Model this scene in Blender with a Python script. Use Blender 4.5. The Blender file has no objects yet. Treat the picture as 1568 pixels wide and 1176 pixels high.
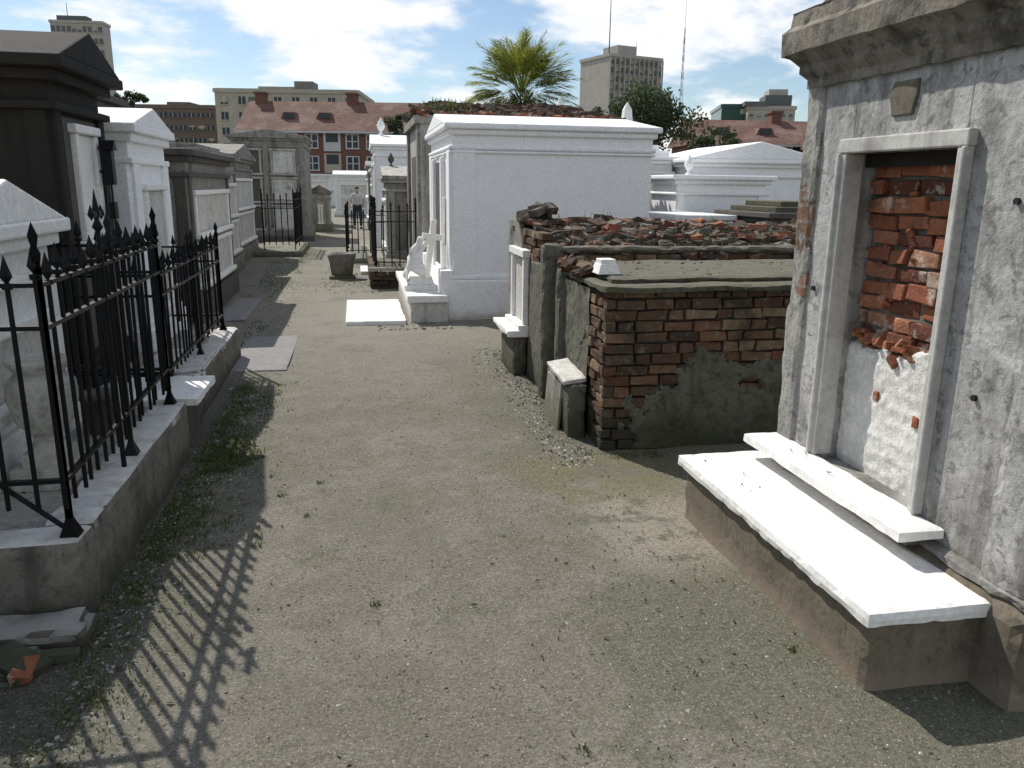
import bpy, bmesh, math, random
from mathutils import Vector, Matrix, noise
random.seed(11)
R=random.random
def U(a,b): return a+(b-a)*random.random()
C11,S11=math.cos(math.radians(11)),math.sin(math.radians(11))
def DL(D,L): return (L*C11+D*S11, -L*S11+D*C11)
# ------------------------------------------------------------ materials
class G:
    def __init__(s,name):
        s.mat=bpy.data.materials.new(name); s.mat.use_nodes=True
        s.nt=s.mat.node_tree; s.b=s.nt.nodes['Principled BSDF']
        s.pos=s.n('ShaderNodeNewGeometry').outputs['Position']
    def n(s,t,**p):
        x=s.nt.nodes.new(t)
        for k,v in p.items(): setattr(x,k,v)
        return x
    def set(s,sock,v):
        if isinstance(v,bpy.types.NodeSocket): s.nt.links.new(v,sock)
        else:
            if isinstance(v,tuple) and len(v)==3 and sock.type=='RGBA': v=(*v,1)
            sock.default_value=v
    def noise(s,scale,detail=6,rough=.6,vec=None,dist=0):
        x=s.n('ShaderNodeTexNoise'); s.set(x.inputs['Vector'],vec if vec else s.pos)
        x.inputs['Scale'].default_value=scale; x.inputs['Detail'].default_value=detail
        x.inputs['Roughness'].default_value=rough; x.inputs['Distortion'].default_value=dist
        return x.outputs['Fac']
    def scalev(s,sc,vec=None):
        x=s.n('ShaderNodeVectorMath',operation='MULTIPLY'); s.set(x.inputs[0],vec if vec else s.pos); x.inputs[1].default_value=sc
        return x.outputs[0]
    def mix(s,f,a,b,blend='MIX'):
        x=s.n('ShaderNodeMix',data_type='RGBA',blend_type=blend)
        s.set(x.inputs[0],f); s.set(x.inputs[6],a); s.set(x.inputs[7],b); return x.outputs[2]
    def ramp(s,f,lo,hi,a=0.,b=1.):
        x=s.n('ShaderNodeMapRange',interpolation_type='SMOOTHSTEP'); s.set(x.inputs[0],f)
        x.inputs[1].default_value=lo; x.inputs[2].default_value=hi; x.inputs[3].default_value=a; x.inputs[4].default_value=b
        return x.outputs[0]
    def m(s,op,a,b=0.):
        x=s.n('ShaderNodeMath',operation=op); s.set(x.inputs[0],a); s.set(x.inputs[1],b); return x.outputs[0]
    def xyz(s,v=None):
        x=s.n('ShaderNodeSeparateXYZ'); s.set(x.inputs[0],v if v else s.pos); return x.outputs
    def bump(s,h,st=.4,dist=.01,nrm=None):
        x=s.n('ShaderNodeBump'); s.set(x.inputs['Height'],h); x.inputs['Strength'].default_value=st; x.inputs['Distance'].default_value=dist
        if nrm: s.set(x.inputs['Normal'],nrm)
        s.set(s.b.inputs['Normal'],x.outputs[0]); return x.outputs[0]
    def fin(s,col,rough=.9,metal=0):
        s.set(s.b.inputs['Base Color'],col); s.set(s.b.inputs['Roughness'],rough); s.b.inputs['Metallic'].default_value=metal
        s.b.inputs['Specular IOR Level'].default_value=.25
        return s.mat

def weather(name,base,dark,stain=.5,streak=.5,moss=None,mossh=.3,bump=.4,rough=.9,top=None,scale=1.7,brick=None,spots=0,bzone=None):
    g=G(name)
    n1=g.noise(scale,9,.68); n2=g.noise(1,6,.6,g.scalev((7,7,.6))); n3=g.noise(38,5,.65); n4=g.noise(7,8,.7)
    col=g.mix(g.ramp(n3,.35,.7),tuple(c*.86 for c in base),tuple(min(1,c*1.06) for c in base))
    col=g.mix(g.m('MULTIPLY',g.ramp(n4,.45,.66),.35+.25*stain),col,tuple((a*.45+b*.55) for a,b in zip(base,dark)))
    col=g.mix(g.m('MULTIPLY',g.ramp(n1,.74-.32*stain,.84-.22*stain),.85),col,dark)
    if streak>0:
        col=g.mix(g.m('MULTIPLY',g.ramp(n2,.7-.25*streak,.9-.2*streak),.75),col,tuple(c*1.1 for c in dark))
    if spots:
        n5=g.noise(16,7,.75,dist=.5)
        col=g.mix(g.m('MULTIPLY',g.ramp(n5,.53,.60),spots),col,tuple(c*.8 for c in dark))
        n6=g.noise(3.2,9,.72,g.scalev((1,1,.8)),dist=.8)
        col=g.mix(g.m('MULTIPLY',g.ramp(n6,.56,.66),spots*.75),col,tuple(min(.8,c*1.5) for c in base))
        n7=g.noise(2.1,10,.75,g.scalev((1.4,1.4,.55)),dist=.6)
        col=g.mix(g.m('MULTIPLY',g.ramp(n7,.53,.60),spots*.8),col,tuple((a*.25+b*.75) for a,b in zip(base,dark)))
    bm=None
    if brick is not None:
        uv=g.n('ShaderNodeTexCoord').outputs['UV']
        bt=g.n('ShaderNodeTexBrick'); g.set(bt.inputs['Vector'],uv)
        for k,v in dict(Scale=1.0).items(): bt.inputs[k].default_value=v
        bt.inputs['Mortar Size'].default_value=.008; bt.inputs['Brick Width'].default_value=.21; bt.inputs['Row Height'].default_value=.075
        bt.inputs['Color1'].default_value=(.20,.085,.05,1); bt.inputs['Color2'].default_value=(.25,.14,.095,1); bt.inputs['Mortar'].default_value=(.3,.26,.21,1)
        bn=g.noise(2.4,9,.66)
        if bzone: 
            zz=g.xyz()[2]; bn=g.m('SUBTRACT',bn,g.m('MULTIPLY',g.m('ABSOLUTE',g.m('SUBTRACT',zz,bzone)),.16))
        bm=g.ramp(bn,brick,brick+.02)
        col=g.mix(bm,col,g.mix(g.ramp(n4,.4,.7),bt.outputs['Color'],(.09,.06,.045)))
    nx=g.n('ShaderNodeNewGeometry')
    nz=g.xyz(nx.outputs['Normal'])[2]
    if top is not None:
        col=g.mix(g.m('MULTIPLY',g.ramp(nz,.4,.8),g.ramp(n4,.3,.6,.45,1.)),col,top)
    if moss is not None:
        z=g.xyz()[2]
        f=g.ramp(g.m('SUBTRACT',z,g.m('MULTIPLY',n4,mossh*1.6)),-mossh*.9,mossh*.5,1.,0.)
        col=g.mix(g.m('MULTIPLY',f,.85),col,moss)
    h=g.m('ADD',g.m('MULTIPLY',n4,1.3),g.m('MULTIPLY',n3,.5))
    if brick is not None: h=g.m('SUBTRACT',h,g.m('MULTIPLY',bm,.8))
    g.bump(h,bump,.012)
    return g.fin(col,rough)

def simple(name,c,rough=.6,metal=0,var=.25,sc=12):
    g=G(name); n=g.noise(sc,5,.6)
    col=g.mix(g.ramp(n,.35,.7),tuple(x*(1-var) for x in c),tuple(x*(1+var*.4) for x in c))
    g.bump(n,.2,.004)
    return g.fin(col,rough,metal)

def brickrnd(name,stops,soot=.5,mort=(.33,.29,.23),base=None,sootc=(.05,.043,.032)):
    g=G(name); a=g.n('ShaderNodeAttribute',attribute_name='rnd').outputs['Fac']
    r=g.n('ShaderNodeValToRGB'); g.set(r.inputs[0],a)
    e=r.color_ramp.elements
    e[0].position=0; e[0].color=(*stops[0],1); e[1].position=1; e[1].color=(*stops[-1],1)
    for i,s in enumerate(stops[1:-1]):
        q=e.new((i+1)/(len(stops)-1)); q.color=(*s,1)
    n1=g.noise(2.6,8,.65); n2=g.noise(30,6,.7)
    col=g.mix(g.ramp(n2,.3,.7,.0,.6),r.outputs[0],g.mix(.6,r.outputs[0],(.04,.03,.025)))
    col=g.mix(g.m('MULTIPLY',g.ramp(g.noise(11,7,.72),.54,.64),.7),col,mort)
    col=g.mix(g.m('MULTIPLY',g.ramp(n1,.66-.25*soot,.8-.2*soot),.85),col,sootc)
    col=g.mix(g.m('MULTIPLY',g.ramp(g.noise(6,8,.75),.50,.62),.6*soot),col,tuple(c*.8 for c in sootc))
    if base:
        z=g.xyz()[2]; col=g.mix(g.ramp(g.m('ADD',z,g.m('MULTIPLY',n1,.5)),.62,.3),col,base)
    g.bump(g.m('ADD',n2,g.noise(10,4,.6)),.9,.014)
    return g.fin(col,.95)

M={}
M['white']=weather('white_plaster',(.89,.89,.89),(.60,.59,.55),.12,.14,moss=(.40,.38,.31),mossh=.12,bump=.02)
M['white2']=weather('aged_white_plaster',(.76,.76,.74),(.28,.27,.23),.3,.5,moss=(.25,.24,.18),mossh=.2,bump=.15)
M['marble']=weather('marble',(.84,.83,.80),(.50,.47,.42),.3,.2,bump=.08,rough=.6)
M['marbledirty']=weather('stained_marble',(.60,.59,.55),(.2,.19,.16),.55,.65,bump=.25,rough=.75,spots=.35)
M['framem']=weather('niche_frame_stone',(.52,.51,.48),(.2,.195,.18),.5,.7,bump=.2,rough=.8,spots=.2)
M['grey']=weather('grey_plaster',(.29,.28,.25),(.07,.066,.055),.68,.85,moss=(.12,.12,.07),mossh=.25,bump=.5,spots=.5)
M['greylt']=weather('light_grey_plaster',(.45,.44,.40),(.12,.115,.10),.6,.85,moss=(.15,.15,.1),mossh=.25,bump=.5,spots=.4)
M['dark']=weather('dark_plaster',(.026,.023,.020),(.010,.009,.008),.6,.6,bump=.5)
M['dark2']=weather('dark_grey_plaster',(.11,.10,.09),(.03,.028,.025),.6,.6,bump=.5)
M['Rwall']=weather('old_tomb_plaster',(.44,.435,.42),(.105,.102,.095),.80,1.0,moss=(.12,.11,.088),mossh=.5,bump=.7,scale=2.6,spots=.6)
M['Rbrick']=weather('tomb_plaster_with_brick',(.36,.35,.32),(.10,.095,.08),.75,.8,moss=(.13,.12,.09),mossh=.3,bump=.8,brick=.475,spots=.5,bzone=1.5)
M['Rcorn']=weather('lichen_cornice',(.22,.20,.165),(.045,.041,.036),.8,.6,bump=.9,scale=4,spots=.6)
M['Rniche']=weather('niche_plaster',(.70,.69,.65),(.34,.33,.31),.45,.1,bump=1.0,scale=4,spots=.25)
M['conc']=weather('mossy_concrete',(.15,.145,.115),(.042,.042,.03),.65,.6,moss=(.05,.055,.032),mossh=.25,bump=.9,spots=.6)
M['ledge']=weather('ledge_concrete',(.17,.145,.108),(.05,.043,.032),.6,.35,moss=(.25,.20,.15),mossh=.1,bump=.5,spots=.35)
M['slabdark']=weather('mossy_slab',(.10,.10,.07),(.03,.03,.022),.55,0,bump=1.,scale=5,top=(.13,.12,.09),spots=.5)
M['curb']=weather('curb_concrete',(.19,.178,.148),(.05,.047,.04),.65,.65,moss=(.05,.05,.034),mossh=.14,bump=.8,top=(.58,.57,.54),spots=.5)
M['bed']=weather('plot_bed_cement',(.30,.29,.265),(.10,.095,.085),.6,0,bump=.6,spots=.5)
M['pave']=weather('paving_slab',(.25,.24,.235),(.15,.14,.125),.4,0,bump=.25,spots=.3)
M['oldbrickwall']=weather('plaster_on_brick',(.22,.21,.17),(.06,.058,.042),.6,.6,moss=(.09,.09,.05),mossh=.3,bump=.9,brick=.5,spots=.5)
M['brick']=brickrnd('old_brick',[(.06,.038,.028),(.12,.06,.036),(.10,.072,.05),(.20,.105,.06),(.31,.235,.15)],.62,mort=(.22,.20,.155),base=(.045,.042,.03))
M['brickred']=brickrnd('red_brick',[(.13,.045,.028),(.32,.11,.055),(.42,.17,.085),(.26,.085,.05),(.46,.24,.15)],.42,mort=(.5,.44,.36))
M['rubble']=brickrnd('rubble_brick',[(.055,.045,.035),(.11,.06,.042),(.21,.095,.06),(.26,.24,.20),(.09,.082,.065),(.13,.06,.042)],.62,mort=(.25,.23,.19))
M['mortar']=weather('mortar',(.18,.165,.13),(.045,.043,.032),.6,.3,bump=1.,scale=5,spots=.5)
M['iron']=simple('black_iron',(.008,.008,.009),.5,0.3)
M['plaque']=weather('name_plate_stone',(.15,.135,.10),(.06,.054,.04),.5,.2,spots=.4)
def leafmat(name,c1,c2):
    g=G(name); a=g.n('ShaderNodeAttribute',attribute_name='rnd').outputs['Fac']
    col=g.mix(a,c1,c2); m=g.fin(col,.6)
    tr=g.n('ShaderNodeBsdfTranslucent'); g.set(tr.inputs['Color'],col)
    ms=g.n('ShaderNodeMixShader'); ms.inputs[0].default_value=.35
    g.nt.links.new(g.b.outputs[0],ms.inputs[1]); g.nt.links.new(tr.outputs[0],ms.inputs[2])
    out=[x for x in g.nt.nodes if x.type=='OUTPUT_MATERIAL'][0]; g.nt.links.new(ms.outputs[0],out.inputs[0])
    return m
M['leaf']=leafmat('oak_leaves',(.022,.034,.016),(.085,.115,.05))
M['palm']=leafmat('palm_leaves',(.07,.10,.015),(.40,.42,.08))
M['grass']=leafmat('grass_blades',(.045,.065,.02),(.15,.185,.055))
M['dry']=leafmat('dry_leaves',(.035,.025,.016),(.16,.11,.06))
M['bark']=simple('bark',(.09,.075,.055),.95)
M['peb']=leafmat('pebbles',(.08,.072,.06),(.64,.62,.56))
# ------------------------------------------------------------ mesh builder
class MB:
    def __init__(s): s.v=[];s.f=[];s.mi=[];s.c=[];s.sm=[];s.mats=[];s.M=None
    def idx(s,mat):
        if isinstance(mat,str): mat=M[mat]
        if mat not in s.mats: s.mats.append(mat)
        return s.mats.index(mat)
    def add(s,pts,faces,mat,col=.5,smooth=False,T=None):
        o=len(s.v)
        for p in pts:
            p=Vector(p)
            if T is not None: p=T@p
            s.v.append(p)
        i=s.idx(mat)
        for f in faces:
            s.f.append([o+k for k in f]); s.mi.append(i); s.c.append(col); s.sm.append(smooth)
    def box(s,x0,x1,y0,y1,z0,z1,mat,col=.5,T=None,tx=0,ty=0,jit=0):
        p=[(x0,y0,z0),(x1,y0,z0),(x1,y1,z0),(x0,y1,z0),(x0+tx,y0+ty,z1),(x1-tx,y0+ty,z1),(x1-tx,y1-ty,z1),(x0+tx,y1-ty,z1)]
        if jit: p=[(a+U(-jit,jit),b+U(-jit,jit),c+U(-jit,jit)) for a,b,c in p]
        s.add(p,[(0,3,2,1),(4,5,6,7),(0,1,5,4),(1,2,6,5),(2,3,7,6),(3,0,4,7)],mat,col,T=T)
    def rbox(s,x0,x1,y0,y1,z0,z1,mat,seg=.04,amp=.006,rnd=.012,fine=.5,T=None):
        lo=(x0,y0,z0);hi=(x1,y1,z1)
        for ax in range(3):
            u,v=(ax+1)%3,(ax+2)%3
            nu=max(1,min(120,round((hi[u]-lo[u])/seg))); nv=max(1,min(120,round((hi[v]-lo[v])/seg)))
            for sd in (0,1):
                pts=[]
                for j in range(nv+1):
                    for i in range(nu+1):
                        p=[0,0,0]; p[ax]=hi[ax] if sd else lo[ax]; p[u]=lo[u]+(hi[u]-lo[u])*i/nu; p[v]=lo[v]+(hi[v]-lo[v])*j/nv
                        q=Vector(p); cnt=sum(1 for k in range(3) if abs(p[k]-lo[k])<1e-6 or abs(p[k]-hi[k])<1e-6)
                        if cnt>=2:
                            c_=rnd*(.45+.9*max(0,noise.noise(q*7)+.3)+1.2*max(0,noise.noise(q*17+Vector((5,0,0)))-.1))
                            for k in range(3):
                                if abs(p[k]-lo[k])<1e-6: q[k]+=c_
                                elif abs(p[k]-hi[k])<1e-6: q[k]-=c_
                        q+=noise.noise_vector(q*4)*amp+noise.noise_vector(q*14)*amp*fine
                        pts.append(q)
                fs=[]
                for j in range(nv):
                    for i in range(nu):
                        f=(j*(nu+1)+i,j*(nu+1)+i+1,(j+1)*(nu+1)+i+1,(j+1)*(nu+1)+i); fs.append(f if sd else f[::-1])
                s.add(pts,fs,mat,T=T)
    def prism(s,poly,axis,a0,a1,mat,T=None):
        n=len(poly)
        def P(q,a):
            return (a,q[0],q[1]) if axis=='x' else ((q[0],a,q[1]) if axis=='y' else (q[0],q[1],a))
        pts=[P(q,a0) for q in poly]+[P(q,a1) for q in poly]
        fs=[tuple(range(n)),tuple(range(2*n-1,n-1,-1))]+[(i,i+n,(i+1)%n+n,(i+1)%n) for i in range(n)]
        s.add(pts,fs,mat,T=T)
    def cyl(s,p0,p1,r0,r1,n,mat,smooth=True,col=.5,cap=True):
        p0=Vector(p0);p1=Vector(p1);d=(p1-p0).normalized()
        a=d.orthogonal().normalized();b=d.cross(a)
        pts=[p0+(a*math.cos(t)+b*math.sin(t))*r0 for t in [2*math.pi*i/n for i in range(n)]]+[p1+(a*math.cos(t)+b*math.sin(t))*r1 for t in [2*math.pi*i/n for i in range(n)]]
        s.add(pts,[(i,(i+1)%n,(i+1)%n+n,i+n) for i in range(n)],mat,col,smooth)
        if cap: s.add(pts,[tuple(range(n-1,-1,-1)),tuple(range(n,2*n))],mat,col)
    def lathe(s,cx,cy,prof,n,mat,smooth=True,T=None):
        pts=[];fs=[]
        for r,z in prof:
            for i in range(n):
                t=2*math.pi*i/n; pts.append((cx+r*math.cos(t),cy+r*math.sin(t),z))
        for k in range(len(prof)-1):
            for i in range(n): fs.append((k*n+i,k*n+(i+1)%n,(k+1)*n+(i+1)%n,(k+1)*n+i))
        fs.append(tuple((len(prof)-1)*n+i for i in range(n)))
        s.add(pts,fs,mat,smooth=smooth,T=T)
    def build(s,name,parent=None,bevel=0,loc=None):
        me=bpy.data.meshes.new(name)
        me.from_pydata([tuple(p) for p in s.v],[],s.f)
        for m in s.mats: me.materials.append(m)
        me.polygons.foreach_set('material_index',s.mi); me.polygons.foreach_set('use_smooth',s.sm)
        uv=me.uv_layers.new(name='UVMap').data
        at=me.attributes.new('rnd','FLOAT','FACE'); at.data.foreach_set('value',s.c)
        for p in me.polygons:
            n=p.normal; ax=max(range(3),key=lambda k:abs(n[k]))
            for li in p.loop_indices:
                c=me.vertices[me.loops[li].vertex_index].co
                uv[li].uv=(c.y,c.z) if ax==0 else ((c.x,c.z) if ax==1 else (c.x,c.y))
        if s.M is not None: me.transform(s.M)
        me.update()
        ob=bpy.data.objects.new(name,me); bpy.context.scene.collection.objects.link(ob)
        if parent: ob.parent=parent
        if bevel:
            b=ob.modifiers.new('bevel','BEVEL'); b.width=bevel; b.segments=2; b.limit_method='ANGLE'; b.angle_limit=.6
        return ob
class Obj:
    def __init__(s,name,M=None): s.name=name; s.parts={}; s.M=M
    def __getitem__(s,k):
        if k not in s.parts: s.parts[k]=MB(); s.parts[k].M=s.M
        return s.parts[k]
    def build(s,bevel=0):
        e=bpy.data.objects.new(s.name,None); bpy.context.scene.collection.objects.link(e)
        for k,v in s.parts.items():
            if v.f: v.build(k[2:] if k.startswith('r_') else k,e,bevel if not k.startswith('r_') else 0)
        return e
# ------------------------------------------------------------ ground
def gh(x,y):
    if abs(x)>12 or y>50 or y<-5: return 0
    k=.5+.5*min(1,abs(x)/1.2)
    return .024*k*noise.noise(Vector((x*.9,y*.9,0)))+.006*noise.noise(Vector((x*4,y*4,3)))+.002*noise.noise(Vector((x*12,y*12,3)))
g=G('gravel_ground')
x,y,z=g.xyz()
nb=g.noise(.8,6,.6); nm=g.noise(4.5,8,.7); nf=g.noise(75,6,.75); n2=g.noise(2.0,9,.7,dist=.6); nc=g.noise(16,8,.75); nff=g.noise(150,4,.7); ng=g.noise(38,6,.8)
vo=g.n('ShaderNodeTexVoronoi'); g.set(vo.inputs['Vector'],g.pos); vo.inputs['Scale'].default_value=70
vo2=g.n('ShaderNodeTexVoronoi'); g.set(vo2.inputs['Vector'],g.pos); vo2.inputs['Scale'].default_value=130
col=g.mix(g.ramp(nm,.3,.7),(.175,.155,.115),(.255,.232,.182))
col=g.mix(g.ramp(nb,.42,.62,0.,.75),col,(.160,.142,.106))
col=g.mix(g.ramp(g.noise(1.6,8,.7,dist=1.),.5,.62,0,.5),col,(.32,.295,.24))
col=g.mix(g.ramp(nc,.50,.66,0.,.55),col,(.09,.079,.056))
edge=g.m('MAXIMUM',g.ramp(x,.35,1.3),g.ramp(x,-.35,-1.1))
gm=g.ramp(g.m('ADD',n2,g.m('MULTIPLY',edge,.19)),.50,.68)
col=g.mix(g.m('MULTIPLY',gm,.75),col,(.115,.118,.055))
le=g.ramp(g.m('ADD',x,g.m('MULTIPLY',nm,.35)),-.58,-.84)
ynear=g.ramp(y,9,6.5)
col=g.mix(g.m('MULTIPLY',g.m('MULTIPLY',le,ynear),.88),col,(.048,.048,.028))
sd=g.m('MULTIPLY',g.ramp(x,.9,1.3),g.m('MULTIPLY',g.ramp(y,4.3,3.8),g.ramp(y,2.8,3.3)))
col=g.mix(g.m('MULTIPLY',sd,g.ramp(nm,.38,.50,0,.85)),col,(.44,.39,.30))
ym=g.m('MULTIPLY',g.ramp(x,.7,1.1),g.m('MULTIPLY',g.ramp(y,4.9,4.4),g.ramp(y,3.6,4.1)))
col=g.mix(g.m('MULTIPLY',ym,g.ramp(n2,.42,.55,0,.8)),col,(.17,.155,.05))
col=g.mix(g.m('MULTIPLY',g.ramp(y,5,10),g.ramp(n2,.3,.6,.15,.7)),col,(.37,.345,.285))
col=g.mix(g.ramp(ng,.40,.68,.0,.7),col,g.mix(.55,col,(.045,.04,.03)))
col=g.mix(g.ramp(nf,.3,.75,.0,.7),g.mix(.5,col,(.04,.036,.028)),g.mix(.25,col,(.6,.58,.52)))
col=g.mix(g.ramp(nff,.61,.70,.0,.65),col,(.60,.58,.52))
p2=g.m('MULTIPLY',g.ramp(vo2.outputs['Distance'],.32,.16),g.ramp(g.xyz(vo2.outputs['Color'])[0],.80,.86))
col=g.mix(g.m('MULTIPLY',p2,.8),col,(.62,.60,.55))
peb=g.m('MULTIPLY',g.ramp(vo.outputs['Distance'],.28,.14),g.ramp(g.xyz(vo.outputs['Color'])[0],.70,.78))
pc=g.n('ShaderNodeValToRGB'); g.set(pc.inputs[0],g.xyz(vo.outputs['Color'])[1]); pc.color_ramp.elements[0].color=(.06,.05,.038,1); pc.color_ramp.elements[1].color=(.58,.56,.50,1)
col=g.mix(g.m('MULTIPLY',peb,.8),col,pc.outputs[0])
h=g.m('ADD',g.m('MULTIPLY',nf,.7),g.m('ADD',g.m('MULTIPLY',g.m('ADD',peb,p2),.6),g.m('ADD',g.m('MULTIPLY',nm,.9),g.m('ADD',g.m('MULTIPLY',nc,.4),g.m('MULTIPLY',ng,.7)))))
g.bump(h,.8,.012)
groundmat=g.fin(col,.95)
def lin(a,b,n): return [a+(b-a)*i/(n-1) for i in range(n)]
xs=[-3000,-800,-200,-60,-25,-12]+lin(-5,5,170)+[12,25,60,200,800,3000]
ys=[-600,-100,-20,-5]+lin(.5,9,170)+lin(9.3,40,70)+[60,120,400,1200,4000]
mb=MB(); nx=len(xs)
mb.add([(a,b,gh(a,b)) for b in ys for a in xs],[(j*nx+i,j*nx+i+1,(j+1)*nx+i+1,(j+1)*nx+i) for j in range(len(ys)-1) for i in range(nx-1)],groundmat,smooth=True)
mb.build('ground')
mb=MB()
def pebble(x,y,r,col=None,zz=None):
    z=gh(x,y) if zz is None else zz
    t=U(0,3);c,s_=math.cos(t),math.sin(t)
    a,b,h=r*U(.7,1.3),r*U(.5,1),r*U(.3,.8)
    pts=[(x+c*a,y+s_*a,z),(x-s_*b,y+c*b,z),(x-c*a,y-s_*a,z),(x+s_*b,y-c*b,z),(x+U(-.3,.3)*a,y+U(-.3,.3)*b,z+h)]
    mb.add(pts,[(0,1,4),(1,2,4),(2,3,4),(3,0,4)],'peb',R()**1.6 if col is None else col)
for i in range(14000):
    yy=1.2+9*R()**1.6; pebble(U(-1.3,2.0),yy,U(.002,.0062))
for i in range(420):
    yy=1.2+8*R()**1.4; pebble(U(-1.1,1.9),yy,U(.006,.011))
for i in range(1500):
    yy=U(4.4,8); pebble(1.42-abs(random.gauss(0,.15)),yy,U(.005,.018))
for i in range(1200): pebble(-1.0+abs(random.gauss(0,.15)),U(2.0,6.5),U(.004,.014),U(.05,.9))
for i in range(160): pebble(U(.2,1.1),U(9.2,9.9),U(.01,.03))
for i in range(300): pebble(U(-1.3,-.8),U(6.5,14),U(.006,.02))
mb.build('gravel')
mb=MB()
def leaf(x,y,r,z=None):
    z=(gh(x,y) if z is None else z)+.004; t=U(0,6.3); c,s_=math.cos(t),math.sin(t)
    w=r*.4
    mb.add([(x-c*r,y-s_*r,z),(x-s_*w,y+c*w,z+U(0,.01)),(x+c*r,y+s_*r,z+U(0,.012)),(x+s_*w,y-c*w,z+U(0,.008))],[(0,1,2),(0,2,3)],'dry',R())
for i in range(420): leaf(U(-1.1,1.6),1.3+7*R()**1.3,U(.004,.012))
for i in range(70): leaf(random.gauss(1.0,.35),random.gauss(2.9,.6),U(.006,.015))
for i in range(160): leaf(random.gauss(-.85,.15),U(1.8,5.5),U(.006,.018))
for i in range(7): leaf(U(1.64,1.9),U(2.1,3.6),U(.006,.011),.32)
for i in range(30): leaf(U(-1.5,-1.05),U(3.2,7.5),U(.01,.02),.345)
for i in range(5): leaf(U(1.93,2.08),U(2.5,3.3),U(.008,.014),.44)
mb.build('fallen_leaves')
mb=MB()
def tuft(x,y,n,h,spread):
    for i in range(n):
        px,py=x+random.gauss(0,spread),y+random.gauss(0,spread); z=gh(px,py)-.002
        t=U(0,6.3); w=h*.05+.0015; l=U(.2,.9)*h; hh=h*U(.4,1)
        dx,dy=math.cos(t),math.sin(t)
        mb.add([(px-dy*w,py+dx*w,z),(px+dy*w,py-dx*w,z),(px+dx*l*.5+dy*w*.7,py+dy*l*.5-dx*w*.7,z+hh*.8),(px+dx*l*.5-dy*w*.7,py+dy*l*.5+dx*w*.7,z+hh*.8),(px+dx*l,py+dy*l,z+hh*.85)],[(0,1,2,3),(3,2,4)],'grass',R())
for i in range(330): tuft(-1.0+abs(random.gauss(0,.15)),U(3.5,6.8),16,.026,.035)
for i in range(70): tuft(random.gauss(-.82,.07),random.gauss(4.95,.18),20,.035,.03)
for i in range(160): tuft(-1.02+abs(random.gauss(0,.10)),U(2.0,4),12,.024,.04)
for i in range(80): tuft(U(-.95,1.4),1.5+7*R(),6,.010,.010)
for i in range(150): tuft(random.gauss(1.1,.22),U(3.7,7.5),6,.010,.04)
for i in range(60): tuft(U(1.3,1.47),U(4.6,7.8),10,.022,.02)
for i in range(30): tuft(U(1.5,1.9),U(4.5,4.64),10,.018,.02)
for (a,b) in [(.03,2.95),(.62,1.98),(1.52,2.35),(-.3,3.9),(-.62,4.9),(-.25,4.35),(-.5,3.6),(-.45,4.2)]: tuft(a,b,22,.022,.012)
for i in range(90): tuft(U(-1.7,-1.1),U(12,22),12,.05,.08)
for i in range(80): tuft(U(-.6,.4),U(12.5,17),12,.04,.08)
for i in range(30): tuft(U(-1.25,-1.1),U(7.9,10),12,.03,.05)
mb.build('grass')
# ------------------------------------------------------------ helpers
def fb(p,side,pl,a0,a1,z0,z1,o0,o1,mat,col=.5,jit=0):
    if side=='-x': p.box(pl-o1,pl-o0,a0,a1,z0,z1,mat,col,jit=jit)
    elif side=='+x': p.box(pl+o0,pl+o1,a0,a1,z0,z1,mat,col,jit=jit)
    else: p.box(a0,a1,pl-o1,pl-o0,z0,z1,mat,col,jit=jit)
def tablet(o,side,pl,a0,a1,z0,z1,fr='marble',inn='marbledirty',w=.06):
    p=o['tablet_frame']
    fb(p,side,pl,a0,a0+w,z0,z1,-.02,.045,fr); fb(p,side,pl,a1-w,a1,z0,z1,-.02,.045,fr)
    fb(p,side,pl,a0-.03,a1+.03,z1,z1+w,-.02,.06,fr); fb(p,side,pl,a0-.04,a1+.04,z0-w,z0,-.02,.09,fr)
    fb(o['tablet'],side,pl,a0+w,a1-w,z0,z1,-.02,.015,inn)
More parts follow.
